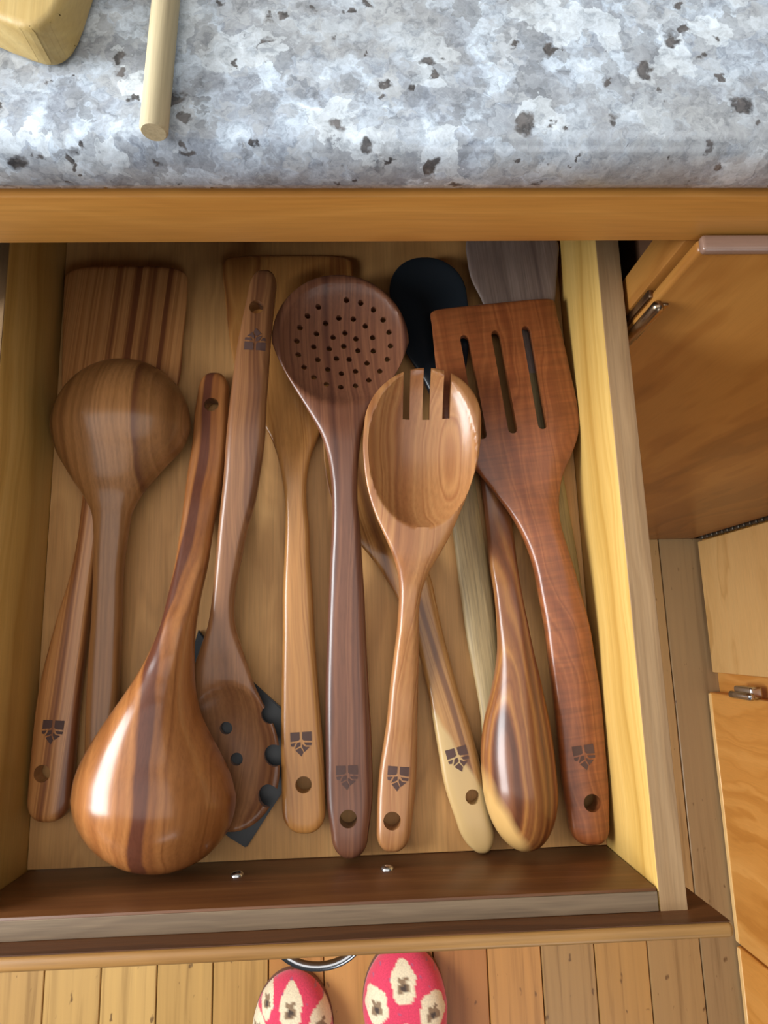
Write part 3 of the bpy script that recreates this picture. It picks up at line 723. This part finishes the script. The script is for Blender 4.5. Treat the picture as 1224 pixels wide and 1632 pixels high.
# ------------------------------------------------------------------ things on the granite
ZG = ZT + GRAN
dp = at(246, 205, ZG + 0.0045); dq = at(266, -10, ZG + 0.0045)
R_D = 0.00475
dd = (dq - dp); dd.z = 0; dd.normalize()
ang = math.atan2(dd.y, dd.x) - math.pi / 2
bm = bmesh.new()
tube(bm, [(0, 0, R_D), (0, 0.0007, R_D), (0, 0.001, R_D), (0, 0.30, R_D)], [R_D * 0.86, R_D * 0.97, R_D, R_D], 28)
e0 = at_y(243, 230, 0).y
o = mesh_obj('wooden_dowel', bm, M['pale_dowel'], None, smooth=40)
o.location = (dp.x, dp.y - 0.002, ZG + 0.0003); o.rotation_euler = (0, 0, ang)
tag(o, 'pale round wooden dowel lying on the granite countertop', 'dowel')
bp_ = [(150, -120), (112, -5), (103, 18), (92, 37), (78, 50), (62, 56), (44, 55), (24, 49), (-10, 36), (-140, -20), (-110, -160)]
c0 = at(20, 0, ZG)
bm = bmesh.new(); prism(bm, [tuple((at(x, y, ZG + 0.014) - c0).xy) for x, y in bp_], 0.0, 0.017)
bmesh.ops.recalc_face_normals(bm, faces=bm.faces[:])
bmesh.ops.bevel(bm, geom=bm.edges[:], offset=0.0028, segments=4, profile=0.5, affect='EDGES')
o = mesh_obj('wooden_block', bm, M['pale_block'], None, smooth=60); o.location = (c0.x, c0.y, ZG + 0.0004)
tag(o, 'pale yellow wooden block with a rounded corner at the top left of the counter', 'block')

# ------------------------------------------------------------------ slippers on the floor
def col_mat():
    t = NT('slipper_cloth')
    a = t.node('ShaderNodeVertexColor'); a.layer_name = 'print'
    tc = t.node('ShaderNodeTexCoord'); n = t.noise(tc.outputs['Object'], 420.0, 3.0, 0.6)
    m = t.ramp(n, [(0.3, (0.82, 0.82, 0.82, 1)), (0.7, (1.08, 1.08, 1.08, 1))])
    t.link(t.mix(1.0, a.outputs['Color'], m, 'MULTIPLY'), t.bsdf.inputs['Base Color'])
    t.bsdf.inputs['Roughness'].default_value = 0.85; t.bsdf.inputs['Sheen Weight'].default_value = 0.3
    bp = t.node('ShaderNodeBump'); bp.inputs['Strength'].default_value = 0.4; bp.inputs['Distance'].default_value = 0.001
    t.link(n, bp.inputs['Height']); t.link(bp.outputs[0], t.bsdf.inputs['Normal'])
    return t.m
M['slipper'] = col_mat()
M['sole'] = plain('slipper_sole', (120, 84, 70), 0.8, var=0.1)
M['insole'] = plain('slipper_lining', (222, 196, 176), 0.9, var=0.06, vs=200)
def slipper(tip, heading, label, dots, width):
    L = 0.27
    root = empty('slipper', (tip.x, tip.y, 0.0), heading); tag(root, label, 'slipper', 'pair of pink slippers')
    def half(y):    # y measured back from the toe
        t = y / L
        if t < 0.34: return width / 2 * max(1 - (1 - t / 0.34) ** 2.1, 0) ** 0.5
        return width / 2 * (1 - 0.17 * math.sin(min((t - 0.34) / 0.5, 1) * math.pi / 2)) * (max(1 - max((t - 0.84) / 0.16, 0) ** 2, 0) ** 0.5)
    # sole
    ys = [L * (0.5 - 0.5 * math.cos(math.pi * k / 30)) for k in range(31)]
    out = [(half(y) * 1.01, -y) for y in ys] + [(-half(y) * 1.01, -y) for y in ys[-2:0:-1]]
    bm = bmesh.new(); prism(bm, out, 0.0004, 0.012); mesh_obj('sole', bm, M['sole'], root, smooth=40)
    out = [(half(y) * 0.94, -y * 0.98 - 0.002) for y in ys] + [(-half(y) * 0.94, -y * 0.98 - 0.002) for y in ys[-2:0:-1]]
    bm = bmesh.new(); prism(bm, out, 0.0122, 0.017); mesh_obj('insole', bm, M['insole'], root, smooth=40)
    # upper over the toes
    NY, NX = 70, 60
    bm = bmesh.new(); lay = bm.verts.layers.float_color.new('print'); rows = []
    for i in range(NY + 1):
        y = 0.155 * (i / NY) ** 1.6
        h = half(max(y, 0.00004)); top = 0.012 + 0.062 * (max(1 - (1 - min(y / 0.11, 1)) ** 2.2, 0)) ** 0.5
        row = []
        for j in range(NX + 1):
            a = math.pi * j / NX
            ca, sa = math.cos(a), math.sin(a)
            x = -h * math.copysign(abs(ca) ** 0.8, ca); z = 0.012 + (top - 0.012) * sa ** 0.72
            v = bm.verts.new((x, -y, z)); c = (226, 62, 96)
            k = (math.sin(x * 260 + 1.3) * math.sin(y * 230 + 0.4))
            if k > 0.93: c = (176, 92, 128)
            for (dx, dy, rx, ry) in dots:
                q = math.hypot((x - dx) / rx, (y - dy) / ry) + 0.06 * math.sin(5 * math.atan2(y - dy, x - dx) + dx * 90)
                if q < 1:
                    c = (238, 222, 188)
                    q2 = math.hypot((x - dx) / (rx * 0.48), (y - dy - ry * 0.12) / (ry * 0.4)) + 0.25 * math.sin(4 * math.atan2(y - dy, x - dx) + 2)
                    if q2 < 1: c = (146, 120, 92)
                    q3 = math.hypot((x - dx) / (rx * 0.2), (y - dy - ry * 0.2) / (ry * 0.18))
                    if q3 < 1: c = (74, 60, 52)
            v[lay] = lin(c); row.append(v)
        rows.append(row)
    for r0, r1 in zip(rows, rows[1:]):
        for j in range(NX): bm.faces.new((r0[j], r0[j + 1], r1[j + 1], r1[j]))
    bmesh.ops.remove_doubles(bm, verts=bm.verts[:], dist=1e-6)
    o = mesh_obj('upper', bm, M['slipper'], root, smooth=60)
    sm = o.modifiers.new('thick', 'SOLIDIFY'); sm.thickness = 0.004; sm.offset = -1
    return root
t1 = at(641, 1512, 0.035)
slipper(t1, 0.03, 'pink slipper with cream animal spots, the right one, toe under the drawer', [(-0.002, 0.038, 0.019, 0.026), (-0.044, 0.066, 0.017, 0.024), (0.040, 0.076, 0.020, 0.024), (-0.002, 0.112, 0.019, 0.024), (-0.05, 0.118, 0.016, 0.024), (0.05, 0.125, 0.016, 0.02)], 0.132)
t2 = at(463, 1556, 0.035)
slipper(t2, 0.02, 'pink slipper with cream animal spots, the left one, set further back', [(0.002, 0.034, 0.017, 0.026), (-0.035, 0.026, 0.01, 0.02), (-0.022, 0.078, 0.019, 0.022), (0.046, 0.06, 0.016, 0.026), (-0.05, 0.06, 0.014, 0.022), (0.02, 0.12, 0.018, 0.022)], 0.126)
